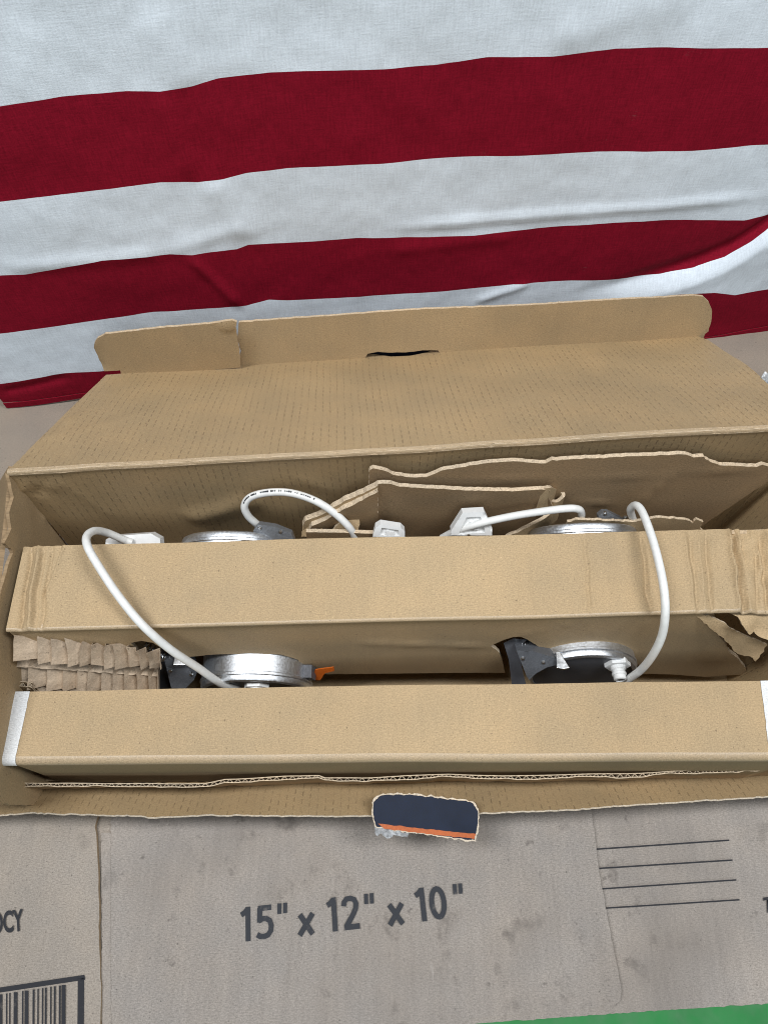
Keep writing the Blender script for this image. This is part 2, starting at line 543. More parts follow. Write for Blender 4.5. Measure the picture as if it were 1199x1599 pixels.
cen = [L(173, 1150), L(920, 1150), L(921, 1270), L(926, 1300), L(934, 1366), L(944, 1420), L(953, 1470), L(964, 1520), L(968, 1545), L(966, 1562), L(955, 1570), L(880, 1577), L(760, 1588), L(735, 1590), L(720, 1600), L(640, 1612), L(175, 1660)]
dents = [(L(230, 1400), L(258, 1330), .0016, -.0006), (L(445, 1465), L(462, 1520), .0013, -.0007), (L(510, 1370), L(530, 1420), .0013, -.0007), (L(420, 1535), L(580, 1495), .0014, -.0005), (L(520, 1560), L(545, 1545), .001, -.0007),
         (L(636, 1400), L(640, 1470), .0012, -.0005), (L(735, 1590), L(760, 1570), .0015, .0009), (L(620, 1360), L(634, 1330), .0025, -.0007), (L(180, 1312), L(420, 1295), .002, -.0004)]
spots = [(L(random.uniform(180, 920), random.uniform(1280, 1560)), random.uniform(.0008, .0022), random.uniform(-.0016, -.0005)) for _ in range(90)]


def cdisp(p):
    h = gz(p, 2)
    for a, b, wd, am in dents: h += crease(p, a, b, wd, am * 2.0)
    for c, r_, am in spots:
        d2 = (p[0] - c[0]) ** 2 + (p[1] - c[1]) ** 2
        if d2 < 9 * r_ * r_: h += am * math.exp(-d2 / r_ / r_)
    h += .0034 * sstep(.014, 0, abs(p[0] - L(945, 1440)[0]))
    return h


sheet('carton_flap', pl, cen, ['greyboard', 'edge'], fc, thick=.0036, disp=cdisp, step=.0028, jit=.0006)
sheet('torn_strip', flat(GZ + .0004), [L(157, 1300), L(174, 1300), L(174, 1660), L(158, 1660)], ['greyboard', 'edge'], fc, thick=.0012, step=.006, jit=.0006)
pl = flat(GZ - .0002); L = pl.px
rt = [L(905, 1150), L(1420, 1150), L(1420, 1553), L(1199, 1567), L(1000, 1580), L(870, 1589), L(745, 1598), L(680, 1604)]
rd = lambda p: gz(p, 3) + crease(p, L(1090, 1265), L(1098, 1370), .0022, .0011) + crease(p, L(1055, 1440), L(1040, 1540), .004, -.0008) + crease(p, L(1098, 1370), L(1100, 1440), .0014, -.0006)
sheet('carton_panel', pl, rt, ['greyboard', 'edge'], fc, thick=.0022, disp=rd, step=.004, jit=.0006)


def textmesh(body, name, A, B, capH, mat, parent, off=.0, shear=0, spacing=1.0, up=None):
    cu = bpy.data.curves.new(name, 'FONT'); cu.body = body; cu.size = 1; cu.offset = off; cu.shear = shear; cu.space_character = spacing
    cu.resolution_u = 6
    ob = bpy.data.objects.new(name + '_tmp', cu); col.objects.link(ob)
    dg = bpy.context.evaluated_depsgraph_get(); me = bpy.data.meshes.new_from_object(ob.evaluated_get(dg))
    bpy.data.objects.remove(ob); bpy.data.curves.remove(cu)
    co = np.array([v.co[:] for v in me.vertices]); x0, x1 = co[:, 0].min(), co[:, 0].max(); y0 = 0
    h = co[:, 1].max()
    A = Vector(A); B = Vector(B); ex = (B - A).normalized(); ey = Vector((-ex.y, ex.x, 0)) if up is None else (Vector(up) - A).normalized()
    sx = (B - A).length / (x1 - x0)
    for v in me.vertices:
        p = A + ex * ((v.co.x - x0) * sx) + ey * (v.co.y / h * capH); v.co = p
    me.materials.clear()
    return link(name, me, mat, parent)


def onz(x, y, z): return at(x, y, z=z)


TZ = GZ + .0026 + .0009
GL = {'1': [[(-.02, .78), (.10, .84), (.17, .915)], [(.205, 1.0), (.205, 0)]],
      '5': [[(.50, .915), (.06, .915)], [(.125, .93), (.105, .50)], [(.07, .545), (.18, .60), (.32, .60), (.44, .53), (.49, .38), (.47, .23), (.38, .12), (.25, .085), (.12, .10), (.02, .16)]],
      '2': [[(.05, .70), (.07, .82), (.16, .91), (.28, .92), (.41, .87), (.465, .74), (.44, .60), (.34, .43), (.20, .24), (.09, .10)], [(.03, .082), (.54, .082)]],
      '0': [[(.29 + .205 * math.sin(2 * math.pi * k / 24), .5 + .418 * math.cos(2 * math.pi * k / 24)) for k in range(25)]],
      '"': [[(.06, 1.0), (.045, .69)], [(.25, 1.0), (.235, .69)]],
      'x': [[(.03, .0), (.49, .60)], [(.06, .60), (.46, .0)]]}


def printed(chars, A, B_, H, wd, mat, parent):
    A = Vector(A); ex_ = (Vector(B_) - A).normalized(); ey_ = Vector((-ex_.y, ex_.x, 0)); V = []; F = []; n = 0
    for ch, x0 in chars:
        for st in GL[ch]:
            w_ = wd * (.8 if ch == '"' else 1); b = len(V); zo = Vector((0, 0, .00003 * n)); n += 1
            closed = st[0] == st[-1] or (abs(st[0][0] - st[-1][0]) < 1e-6 and abs(st[0][1] - st[-1][1]) < 1e-6)
            for i, p in enumerate(st):
                pr = st[i - 1] if i else (st[-2] if closed else p); nx_ = st[i + 1] if i < len(st) - 1 else (st[1] if closed else p)
                t = Vector((nx_[0] - pr[0], nx_[1] - pr[1])).normalized(); nn = Vector((-t.y, t.x)) * (w_ / 2)
                for sg in (1, -1):
                    V.append(A + (ex_ * (x0 + p[0] + nn.x * sg) + ey_ * (p[1] + nn.y * sg)) * H + zo)
            for i in range(len(st) - 1): F.append((b + 2 * i, b + 2 * i + 1, b + 2 * i + 3, b + 2 * i + 2))
    return mesh('printed_size_text', V, F, mat, parent, False)


printed([('1', 0.02), ('5', .50), ('"', 1.22), ('x', 1.88), ('1', 2.88), ('2', 3.36), ('"', 4.12), ('x', 4.86), ('1', 5.84), ('0', 6.26), ('"', 7.12)],
        onz(377, 1471, TZ), onz(714, 1433, TZ), .0222, .165, 'grey_ink', fc)
TL = GZ + .0032 + .0010
textmesh('OCY', 'printed_word', onz(-13, 1458, TL), onz(38, 1452, TL), .0142, 'dark_ink', fc, off=.03, up=onz(-14, 1428, TL))
TR = GZ + .0009
textmesh('T', 'printed_word', onz(1192, 1425, TR), onz(1206, 1423, TR), .010, 'dark_ink', fc, off=.03, up=onz(1191, 1405, TR))


def quadprint(name, quads, z, mat, parent, h=None):
    V = []; F = []
    for q in quads:
        b = len(V)
        V += [onz(x, y, z) for x, y in q]; F.append((b, b + 1, b + 2, b + 3))
    return mesh(name, V, F, mat, parent, False)


def bar(x0, y0, x1, y1, wd):
    dx, dy = x1 - x0, y1 - y0; l = math.hypot(dx, dy); nx, ny = -dy / l * wd / 2, dx / l * wd / 2
    return [(x0 + nx, y0 + ny), (x1 + nx, y1 + ny), (x1 - nx, y1 - ny), (x0 - nx, y0 - ny)]


for q in ((930, 1326, 1138, 1312), (934, 1356, 1143, 1343), (938, 1388, 1149, 1374), (946, 1418, 1154, 1405)):
    quadprint('printed_line', [bar(*q, 2.4)], TR + .0004, 'dark_ink', fc)
quads = [bar(-20, 1549, 133, 1526, 8), bar(127, 1527, 126, 1640, 10)]
x = -14; rr = random.Random(4)
while x < 104:
    wd = rr.choice([2, 2, 3, 5, 6]); yt = 1556 - (x + 20) * .15
    quads.append(bar(x, yt, x - .5, 1640, wd)); x += wd + rr.choice([3, 4, 5, 7])
quadprint('printed_barcode', quads, TL, 'dark_ink', fc)

# brown board behind the carton, reaching to the cloth
pl = flat(.0036)
bs = sheet('cardboard_sheet', pl, [(-.62, .335), (.62, .335), (.62, .70), (-.62, .60)], ['kraft_back', 'edge'], None, thick=.003, step=.02, disp=lambda p: .0006 * fn(p, 9, 2))
tag(bs, 'plain brown cardboard sheet on the table between the open box and the striped cloth', 'cardboard')

# ------------------------------------------------------------------ striped cloth hanging behind
WA = at(0, 637, z=.005); WB = at(1199, 503, z=.005)
wp = Plane(WA, WB - WA, (0, 0, 1))
fl = thing('striped_flag', 'red and white striped cloth flag hanging behind the box', 'flag', WA)
bounds = [
    [(-150, -260), (1350, -360)],
    [(-150, 190), (0, 165), (100, 150), (200, 143), (250, 144), (300, 136), (340, 124), (420, 113), (480, 109), (600, 106), (680, 101), (760, 88), (860, 86), (960, 74), (1040, 73), (1120, 75), (1199, 75), (1350, 70)],
    [(-150, 335), (0, 314), (100, 302), (200, 290), (250, 285), (310, 285), (350, 280), (385, 271), (450, 262), (540, 257), (600, 254), (700, 246), (820, 241), (930, 235), (1080, 233), (1199, 224), (1350, 214)],
    [(-150, 450), (0, 429), (40, 427), (100, 415), (160, 403), (265, 396), (300, 398), (370, 391), (388, 384), (450, 381), (560, 373), (680, 371), (740, 368), (800, 361), (860, 354), (960, 346), (1030, 341), (1160, 341), (1199, 332), (1350, 310)],
    [(-150, 540), (0, 520), (80, 510), (180, 497), (240, 488), (330, 483), (385, 480), (420, 471), (450, 472), (530, 468), (600, 463), (700, 455), (800, 443), (880, 437), (980, 435), (1030, 428), (1080, 415), (1130, 395), (1170, 370), (1199, 349), (1350, 318)],
    [(-150, 615), (0, 598), (50, 590), (100, 582), (160, 580), (400, 555), (700, 510), (900, 480), (1000, 459), (1050, 447), (1110, 443), (1140, 447), (1160, 443), (1199, 437), (1350, 420)],
    [(-150, 646), (0, 629), (60, 622), (130, 613), (180, 605), (500, 575), (900, 535), (1105, 513), (1160, 503), (1199, 496), (1350, 480)],
    [(-150, 654), (0, 637), (60, 630), (130, 620), (180, 612), (500, 582), (900, 543), (1105, 520), (1160, 510), (1199, 503), (1350, 487)],
]
bu = [np.array([wp.px(*q) for q in b]) for b in bounds]
W = wp.px
fcre = [(W(600, 358), W(1199, 303), .004, .0035), (W(0, 418), W(270, 392), .006, .003), (W(295, 400), W(378, 482), .004, .004), (W(265, 392), W(390, 352), .006, .0022),
        (W(300, 138), W(230, 20), .012, .002), (W(250, 150), W(300, 280), .005, .002), (W(0, 612), W(110, 588), .004, -.004), (W(600, 395), W(820, 368), .006, .002),
        (W(850, 60), W(1100, -20), .015, .003), (W(740, 470), W(830, 440), .004, .003), (W(330, 280), W(390, 380), .012, .003)]
fold_c = [W(*q) for q in ((860, 470), (960, 448), (1040, 425), (1090, 408), (1135, 388), (1175, 362), (1199, 345), (1350, 300))]


def fdisp(u, v):
    p = (u, v)
    h = .0035 * fn(p, 4.5, 21) + .0020 * fn((u, v * .6), 11, 22) + .0008 * fn(p, 30, 23) + .0003 * fn(p, 80, 24)
    for a, b, wd, am in fcre: h += crease(p, a, b, wd * 1.2, am * .6, True)
    # the lower right corner of the cloth swings forward under its fold
    fx = [q[0] for q in fold_c]; fy = [q[1] for q in fold_c]
    if u > fx[0]:
        yv = float(np.interp(u, fx, fy)); s = yv - v
        h += sstep(fx[0], fx[3], u) * (.011 * sstep(-.004, .022, s) - .004 * math.exp(-((s + .006) / .008) ** 2))
    return h


us = np.linspace(bu[3][0][0] + .01, bu[3][-1][0] - .01, 420)
vv = [np.interp(us, b[:, 0], b[:, 1]) for b in bu]
nrows = [36, 18, 18, 18, 18, 10, 4]
for k in range(7):
    rows = []
    for i in range(nrows[k] + 1):
        t = i / nrows[k]; r = []
        for j, u in enumerate(us):
            v = vv[k][j] * (1 - t) + vv[k + 1][j] * t
            # seam: stripes pinch slightly where they are sewn together
            pin = -.0002 * (math.exp(-((v - vv[k][j]) / .0016) ** 2) + math.exp(-((v - vv[k + 1][j]) / .0016) ** 2)) * 0
            if k == 6: pin = .0012
            r.append(wp.xyz(u, v, fdisp(u, v) + pin))
        rows.append(r)
    nm = 'hem' if k == 6 else ('white_stripe' if k % 2 == 0 else 'red_stripe')
    loft(nm, rows, 'white_cloth' if (k % 2 == 0 and k < 6) else 'red_cloth', fl, thick=.0007, flip=True)

# ------------------------------------------------------------------ the big open carton
bx = thing('open_carton', 'large open brown carton with its lid folded back, holding two packing sleeves', 'box', (0, .18, GZ + .002))
HL = at(8, 738, z=.197); HR = at(1290, 662, z=.203)
FARL = at(165, 584, z=.098); FARR = at(1102, 522, z=.102)
lidm = (FARL + FARR) / 2 - (HL + HR) / 2
lp = Plane(HL, HR - HL, lidm)
L = lp.px
slot = [L(572, 549), L(598, 549), L(640, 546), L(678, 543), L(668, 549), L(640, 554), L(610, 555)]
lid_out = [L(165, 582), L(375, 567), L(560, 552), L(700, 542), L(900, 533), L(1062, 524), L(1088, 523), L(1105, 530), L(1128, 545), L(1157, 562), L(1180, 580), L(1215, 612)]
# rounded fold between lid and rear wall
wall_dn = Vector((0, -.02, -1)).normalized()
hd = (HR - HL).normalized()
lidv = (lidm - hd * lidm.dot(hd)).normalized()
RF = .005


def bwarp(p):
    return Vector((0, .002 * fn(p, 6, 31) + .0008 * fn(p, 18, 33), .002 * fn(p, 7, 32) + .0006 * fn(p, 22, 34)))


# fold profile: from lid (RF behind hinge) to wall (RF below hinge), quadratic blend
fold_rows = []
for i in range(13):
    t = i / 12
    a = lidv * RF * (1 - t) ** 2 + wall_dn * RF * t * t
    fold_rows.append([HL + (HR - HL) * (j / 220) + a for j in range(221)])
loft('lid_fold', fold_rows, ['kraft_fold', 'edge'], bx, warp=bwarp, flip=True)
hl = lp.uv(HL + lidv * (RF - .003)); hr = lp.uv(HR + lidv * (RF - .003)); lp.O = lp.O - lp.n * .0007


def liddisp(p):
    h = crease(p, L(1100, 645), L(1176, 604), .0016, .0012) + crease(p, L(60, 690), L(250, 640), .004, .0008) + crease(p, L(40, 720), L(130, 640), .003, .0022) + crease(p, L(30, 722), L(90, 680), .003, -.002)
    h += crease(p, L(105, 690), L(95, 735), .003, -.0015) + crease(p, L(840, 640), L(880, 665), .003, .0008)
    return h


lid_out2 = [hl] + lid_out + [hr]
sheet('lid_panel', lp, lid_out2, ['kraft_inside', 'edge'], bx, holes=[slot], disp=liddisp, step=.005, jit=.0004, warp=bwarp)
# rear wall
bp = Plane(HL + wall_dn * RF, HR - HL, -wall_dn)
wl = bp.uv(HL + wall_dn * (RF - .003)); wr = bp.uv(HR + wall_dn * (RF - .003)); bp.O = bp.O - bp.n * .0007
B = bp.px


def bwdisp(p):
    k = sstep(-.003, -.022, p[1])
    return crease(p, B(290, 812), B(410, 778), .010, .003, True) + k * .7 * ( crease(p, B(85, 745), B(180, 810), .002, .0012) + crease(p, B(28, 770), B(70, 730), .003, .004) + crease(p, B(50, 775), B(80, 735), .003, -.004) + crease(p, B(70, 765), B(100, 738), .004, .003) + crease(p, B(460, 745), B(520, 765), .006, .0012))


sheet('rear_wall', bp, [wl, wr, (wr[0], -.183), (wl[0], -.183)], ['kraft_inside', 'edge'], bx, disp=bwdisp, step=.005, warp=bwarp)
# lid tuck flap, two pieces either side of the tear
fp = Plane(FARL, FARR - FARL, (0, .10, 1))
L = fp.px
fd = lambda p: .0012 * fn(p, 12, 41) + crease(p, L(850, 520), L(850, 470), .002, .0008) + crease(p, L(745, 540), L(742, 480), .004, .0006)
sheet('tuck_flap', fp, [L(374, 574), L(376, 548), L(371, 530), L(373, 503), L(600, 487), L(840, 475), L(1082, 461), L(1097, 463), L(1106, 472), L(1111, 486), L(1110, 502), L(1105, 518), L(1100, 521), L(1096, 534), L(900, 546), L(690, 556), L(684, 547), L(660, 547), L(640, 550), L(612, 551), L(590, 550), L(574, 553), L(568, 564)],
      ['kraft', 'edge'], bx, disp=fd, step=.006, jit=.0005, thick=.0020)
fp2 = Plane(FARL, FARR - FARL + Vector((0, -.03, .0)), (0, .02, 1)); L = fp2.px
sheet('torn_tuck_flap', fp2, [L(163, 580), L(154, 562), L(147, 545), L(148, 536), L(153, 528), L(166, 522), L(250, 512), L(330, 505), L(362, 500), L(370, 503), L(368, 512), L(371, 530), L(374, 548), L(376, 574), L(300, 580), L(190, 590), L(188, 579)],
      ['kraft', 'edge'], bx, thick=.0020, disp=lambda p: .0012 * fn(p, 14, 43) + crease(p, L(160, 578), L(150, 540), .003, -.002) + crease(p, L(345, 512), L(368, 508), .003, .002), step=.005, jit=.0005)

sbk = Plane(FARL + Vector((0, .012, -.004)), FARR - FARL, (0, .10, 1)); L = sbk.px
sheet('slot_shade_backing', sbk, [L(555, 565), L(555, 535), L(695, 528), L(695, 560)], ['navy_print', 'edge'], bx, thick=.001, step=.01, disp=lambda p: .002 * fn(p, 60, 44))  # dark sheet added behind the lid slot to stand in for its shade
# left wall and its outward flap
WT = HL + Vector((.001, .002, -.004)); WBk = Vector((HL.x - .002, HL.y + .001, .077))
lw = Plane(WT, Vector((.02, -1, 0)), WBk - WT)
if lw.n.x < 0: lw.n = -lw.n
L = lw.px
zb = lambda y: lw.uv(Vector((-.215, y, .01)))
top = [lw.uv(WT), L(20, 762), L(22, 776), L(14, 800), L(17, 825), L(6, 848), L(20, 862), L(12, 885), L(-6, 960), L(-14, 1060), L(-22, 1150), L(-30, 1230)]
kb = WBk - WT; kd = kb * ((WT.z - .008) / -kb.z)
lw_out = top + [lw.uv(Vector((WT.x, .06, .10))), lw.uv(Vector((WT.x, .07, WT.z)) + kd), lw.uv(WT + kd)]
lwd = lambda p: .0015 * fn(p, 20, 51) + crease(p, L(45, 785), L(48, 850), .002, .001) + crease(p, L(22, 778), L(120, 835), .0025, .0016)
sheet('side_wall', lw, lw_out, ['kraft', 'kraft_dull'], bx, disp=lwd, step=.006, jit=.0012, thick=.0022)
# outward side flap, left (hangs outside the wall)
c0 = lw.xyz(*top[1]); c1 = lw.xyz(*top[-1])
sp = Plane(c0, c1 - c0, Vector((-1, 0, -1.5)))
if sp.n.z < 0: sp.n = -sp.n
a0 = sp.uv(c0 + Vector((.0, .02, 0))); a1 = sp.uv(c1 + Vector((0, -.01, 0))); a0 = (a0[0], a0[1] - .002); a1 = (a1[0], a1[1] - .002); sp.O = sp.O + Vector((-.007, 0, -.006))
sheet('side_flap', sp, [a0, a1, (a1[0], a1[1] + .13), (a0[0], a0[1] + .13)], ['kraft_dull', 'kraft_dull'], bx, disp=lambda p: .0015 * fn(p, 15, 52), step=.008, jit=.0006)
# right wall
WTr = HR + Vector((-.001, -.004, -.004)); WBr = Vector((HR.x - .012, HR.y, .077))
rw = Plane(WTr, Vector((-.02, -1, 0)), WBr - WTr)
kb2 = WBr - WTr; kd2 = kb2 * ((WTr.z - .008) / -kb2.z)
rw_out = [rw.uv(WTr), rw.uv(Vector((WTr.x, .085, WTr.z - .06))), rw.uv(Vector((WTr.x, .085, WTr.z)) + kd2), rw.uv(WTr + kd2)]
sheet('side_wall', rw, rw_out, ['kraft_inside', 'edge'], bx, disp=lambda p: .0015 * fn(p, 20, 53), step=.006, jit=.0008)
# floor and front wall
sheet('bottom', flat(GZ + .0085), [(-.266, .086), (.30, .088), (.31, .30), (-.266, .262)], ['kraft', 'edge'], bx, step=.02)
FL_ = at(-120, 1275, z=.055); FR_ = at(1330, 1240, z=.055)
FBL = Vector((-.280, .0838, .034)); FBR = Vector((.31, .0872, .034))
ff = Plane(FL_, FR_ - FL_, (FBL + FBR) / 2 - (FL_ + FR_) / 2)
L = ff.px
ffd = lambda p: .0010 * fn(p, 14, 61) + .0004 * fn(p, 50, 62) + crease(p, L(50, 1265), L(100, 1248), .004, .0015) + crease(p, L(0, 1240), L(55, 1266), .003, .0012) + crease(p, L(760, 1240), L(1000, 1218), .0016, .0006)
b0 = ff.uv(FBL); b1 = ff.uv(FBR)
edge_px = [(-120, 1274), (0, 1272), (50, 1268), (100, 1270), (220, 1273), (232, 1275), (330, 1272), (450, 1273), (572, 1274), (700, 1273), (747, 1269), (900, 1263), (1050, 1252), (1195, 1243), (1330, 1238)]
sheet('front_flap', ff, [L(*q) for q in edge_px] + [b1, b0], ['kraft_inside', 'crushed_white'], bx, disp=ffd, step=.004, jit=.0009, thick=.0013)
fw_pl = Plane(FBL, FBR - FBL, (0, 0, 1))
sheet('front_wall', fw_pl, [(0, 0), ((FBR - FBL).length, 0), ((FBR - FBL).length, -.026), (0, -.026)], ['kraft', 'edge'], bx, step=.02)
# inner flap with its open corrugated edge: two liners and a fluted sheet between them
ib = lambda x: Vector((x, .0825 + .006 * (x + .24) / .5, .022))
ipx = [(38, 1222), (120, 1223), (220, 1223), (320, 1223), (335, 1220), (352, 1216), (400, 1214), (450, 1211), (498, 1210), (508, 1214), (570, 1214), (640, 1211), (700, 1208), (780, 1211), (900, 1209), (1000, 1206), (1100, 1202), (1150, 1200), (1160, 1197), (1230, 1193)]
itop = [at(x_, y_, z=.072) for x_, y_ in ipx]
xs = np.array([p.x for p in itop]); ysn = np.array([p.y for p in itop])
tx = np.linspace(xs[0], xs[-1], 420)
TH = .0028


def ipt(x, t, off=0):
    y = float(np.interp(x, xs, ysn)); a = Vector((x, y, .072)); b = ib(x)
    p = a.lerp(b, t); d = (b - a).normalized(); nn = Vector((0, d.z, -d.y)).normalized()
    if nn.y < 0: nn = -nn
    wob = .0008 * noise.noise(Vector((x * 25, t, 3)))
    crush = .72 + .45 * noise.noise(Vector((x * 32, 7, 1))) + .25 * noise.noise(Vector((x * 110, 3, 1)))
    rag = .0009 * noise.noise(Vector((x * 70, off * 900, 5))) + .0006 * noise.noise(Vector((x * 240, off * 700, 6)))
    return p + nn * (off * crush + wob) + d * (rag * (1 - t))


loft('inner_flap', [[ipt(x, t) for x in tx] for t in np.linspace(0, 1, 10)], ['kraft_dull', 'torn_paper'], bx, thick=.0006, flip=False)
loft('inner_flap_liner', [[ipt(x, t + .015, -TH) for x in tx] for t in np.linspace(0, 1, 6)], ['kraft_dull', 'torn_paper'], bx, thick=.0006, flip=False)
fx = np.linspace(xs[0], xs[-1], 1300)
fo_rows = [[ipt(x, t, -.0003 - TH / 2 + (TH / 2 - .0002) * math.sin(2 * math.pi * (x + .0012 * noise.noise(Vector((x * 90, 0, 0)))) / .0056)) for x in fx] for t in (.02, .12, .3)]
loft('corrugated_edge', fo_rows, 'flute_paper', bx, thick=.0004)

# navy / orange lock tab bent over the front edge
tp = Plane(at(660, 1250, z=.0690), (1, .02, 0), (0, 1, .12))
L = tp.px
tab = [L(588, 1290), L(584, 1280), L(582, 1262), L(584, 1252), L(590, 1245), L(600, 1241), L(640, 1241), L(668, 1244), L(700, 1248), L(728, 1251), L(738, 1255), L(745, 1263), L(746, 1275), L(744, 1295), L(741, 1311), L(732, 1312), L(700, 1307), L(660, 1301), L(625, 1297)]
td = lambda p: .0006 * fn(p, 40, 71) - 6 * max(0, L(660, 1275)[1] - p[1]) ** 2
tcx, tcy = L(665, 1277)
lt = sheet('lock_tab', tp, [(tcx + (x_ - tcx) * 1.03, tcy + (y_ - tcy) * 1.07) for x_, y_ in tab], ['crushed_white', 'crushed_white'], bx, thick=.0012, disp=td, step=.002, jit=.0011, estep=.0008)
sheet('navy_print', tp, tab, ['navy_print', 'crushed_white'], lt, thick=.0005, disp=lambda p: td(p) + .0004, step=.003, jit=.0006, estep=.0008)
sheet('orange_stripe', tp, [L(590, 1286), L(660, 1294), L(743, 1302), L(740, 1310), L(700, 1306), L(640, 1299), L(600, 1294)], ['orange_print', 'crushed_white'], lt, thick=.0006, disp=lambda p: td(p) + .0007, step=.003, jit=.0005)
sheet('torn_tape', tp, [L(584, 1288), L(600, 1291), L(640, 1298), L(636, 1308), L(615, 1304), L(606, 1312), L(596, 1303), L(588, 1306)], ['pale_plastic', 'pale_plastic'], lt, thick=.0004, disp=lambda p: td(p) - .0012 + .001 * fn(p, 160, 72), step=.002, jit=.0012)

# ------------------------------------------------------------------ middle sleeve
ZM = .160
ms = thing('middle_sleeve', 'long brown cardboard sleeve across the middle of the carton with crushed right end', 'packing sleeve', (0, .2, GZ + .009))
mBL, mBR, mFL, mFR = at(38, 853, z=ZM), at(1222, 824, z=ZM), at(10, 981, z=ZM), at(1232, 949, z=ZM)


def pcre(pl_, lst): return [(pl_.px(*a), pl_.px(*b), w_, am) for a, b, w_, am in lst]


mpl = flat(ZM)
mcre = pcre(mpl, [((52, 846), (30, 990), .0016, -.0030), ((64, 846), (44, 990), .0020, .0028), ((70, 846), (52, 990), .0014, -.0018), ((83, 846), (62, 990), .0014, -.0020), ((102, 846), (72, 940), .0018, .0018), ((98, 846), (66, 940), .0014, -.0016),
                  ((912, 828), (922, 962), .0012, -.0010), ((918, 828), (927, 962), .0012, .0006), ((998, 828), (1016, 958), .0016, -.0018), ((1006, 828), (1022, 958), .0016, .0008),
                  ((1068, 826), (1084, 958), .0016, .0014), ((1076, 826), (1090, 958), .0014, -.0016), ((1088, 826), (1101, 958), .0014, .0012), ((1100, 826), (1112, 958), .0016, -.0018), ((1110, 826), (1118, 958), .002, .0008),
                  ((1133, 820), (1156, 965), .0022, .0034), ((1142, 820), (1164, 965), .0018, -.0040), ((1150, 820), (1172, 965), .0022, .0030), ((1155, 826), (1168, 960), .002, -.0024), ((1172, 826), (1190, 900), .0018, .002),
                  ((1176, 830), (1184, 960), .002, -.002), ((1186, 826), (1199, 960), .0022, -.0028), ((1196, 826), (1212, 960), .002, .002)])
xr0 = mpl.px(1120, 890)[0]


def mwarp(p):
    q = (p.x + .0016 * noise.noise(Vector((p.y * 45, p.x * 30, 2))) + .0008 * noise.noise(Vector((p.y * 130, p.x * 60, 2))), p.y)
    top_ = sstep(ZM - .02, ZM - .004, p.z)
    h = 1.3 * sum(crease(q, a, b, w_, am) for a, b, w_, am in mcre) * top_
    k = sstep(xr0, xr0 + .03, p.x)
    h += k * (.0044 * fn(p, 45, 82) + .0024 * fn(p, 110, 83)) + .0012 * fn(q, 10, 81)
    # crushed front corner sags outward
    fy = sstep(mFL.y + .02, mFL.y, p.y) * k
    return Vector((0, -.004 * fy + .0012 * fn(p, 9, 84) + k * .0015 * fn(p, 60, 85), h - .004 * fy))


NC = 640


def rowpts(A, B_, off=Vector()): return [A.lerp(B_, j / NC) + off for j in range(NC + 1)]


rows = []
RM = .0020
for i in range(26):
    t = i / 25; a = mBL.lerp(mFL, t); b = mBR.lerp(mFR, t)
    rows.append(rowpts(a, b))
e = (mFL - mBL).normalized()
for i in range(1, 9):
    a = math.pi / 2 * i / 8
    off = Vector((0, -RM * math.sin(a), -RM * (1 - math.cos(a))))
    rows.append(rowpts(mFL, mFR, off))
loft('top_panel', rows[:26], ['kraft', 'edge'], ms, warp=mwarp, flip=True)
loft('fold_edge', rows[25:], ['kraft_fold', 'edge'], ms, warp=mwarp, flip=True, thick=.0025)
# front panel with the two torn cut-outs where the lamp housings poke through
frp = Plane(mFL + Vector((0, -RM + .0012, -RM)), mFR - mFL, (0, .08, 1))
L = frp.px
fpo = [frp.uv(mFL + Vector((0, -RM, -RM + .0015))), frp.uv(mFL.lerp(mFR, .884) + Vector((0, -RM, -RM + .0015))), L(1098, 968), L(1110, 980), L(1120, 992), L(1133, 1004), L(1140, 1018), L(1152, 1026), L(1163, 1040), L(1164, 1050)]
bz = frp.uv(Vector((mFR.x - .04, mFR.y, .014))); bz0 = frp.uv(Vector((mFL.x + .03, mFL.y, .014)))
fpo += [L(1100, 1054), L(1015, 1052), L(760, 1050), L(600, 1052), L(400, 1054), L(60, 1062), frp.uv(mFL + Vector((0, 0, -.07)))]
holeR = [L(766, 1009), L(783, 1001), L(800, 995), L(812, 994), L(822, 998), L(845, 1012), L(852, 1016), L(868, 1021), L(890, 1017), L(925, 1015), L(955, 1017), L(980, 1025), L(996, 1038), L(1004, 1056), L(1006, 1085), L(800, 1100), L(786, 1040), L(780, 1020)]
holeL = [L(205, 1003), L(222, 1000), L(240, 1003), L(262, 1018), L(290, 1026), L(330, 1022), L(385, 1020), L(440, 1022), L(466, 1030), L(474, 1046), L(476, 1085), L(240, 1090), L(225, 1030)]
frc = pcre(frp, [((560, 1004), (770, 1010), .003, .0012), ((1012, 965), (965, 1022), .0016, .0014), ((800, 995), (900, 970), .0016, .0007), ((925, 965), (920, 1000), .0016, .0008), ((30, 990), (200, 1005), .003, .001)])
sheet('front_panel', frp, fpo, ['kraft', 'torn_paper'], ms, holes=[holeR, holeL], disp=lambda p: sum(crease(p, *c) for c in frc) + .001 * fn(p, 12, 86), step=.005, jit=.0006, warp=lambda p: mwarp(p) if p.z > ZM - .012 else mwarp(p) * .3)
bkp = Plane(mBL + Vector((0, 0, -.002)), mBR - mBL, (0, 0, 1)); bkp.n = Vector((0, 1, 0))
sheet('back_panel', bkp, [(0, 0), ((mBR - mBL).length, 0), ((mBR - mBL).length - .03, -.145), (.03, -.145)], ['kraft', 'edge'], ms, step=.012)
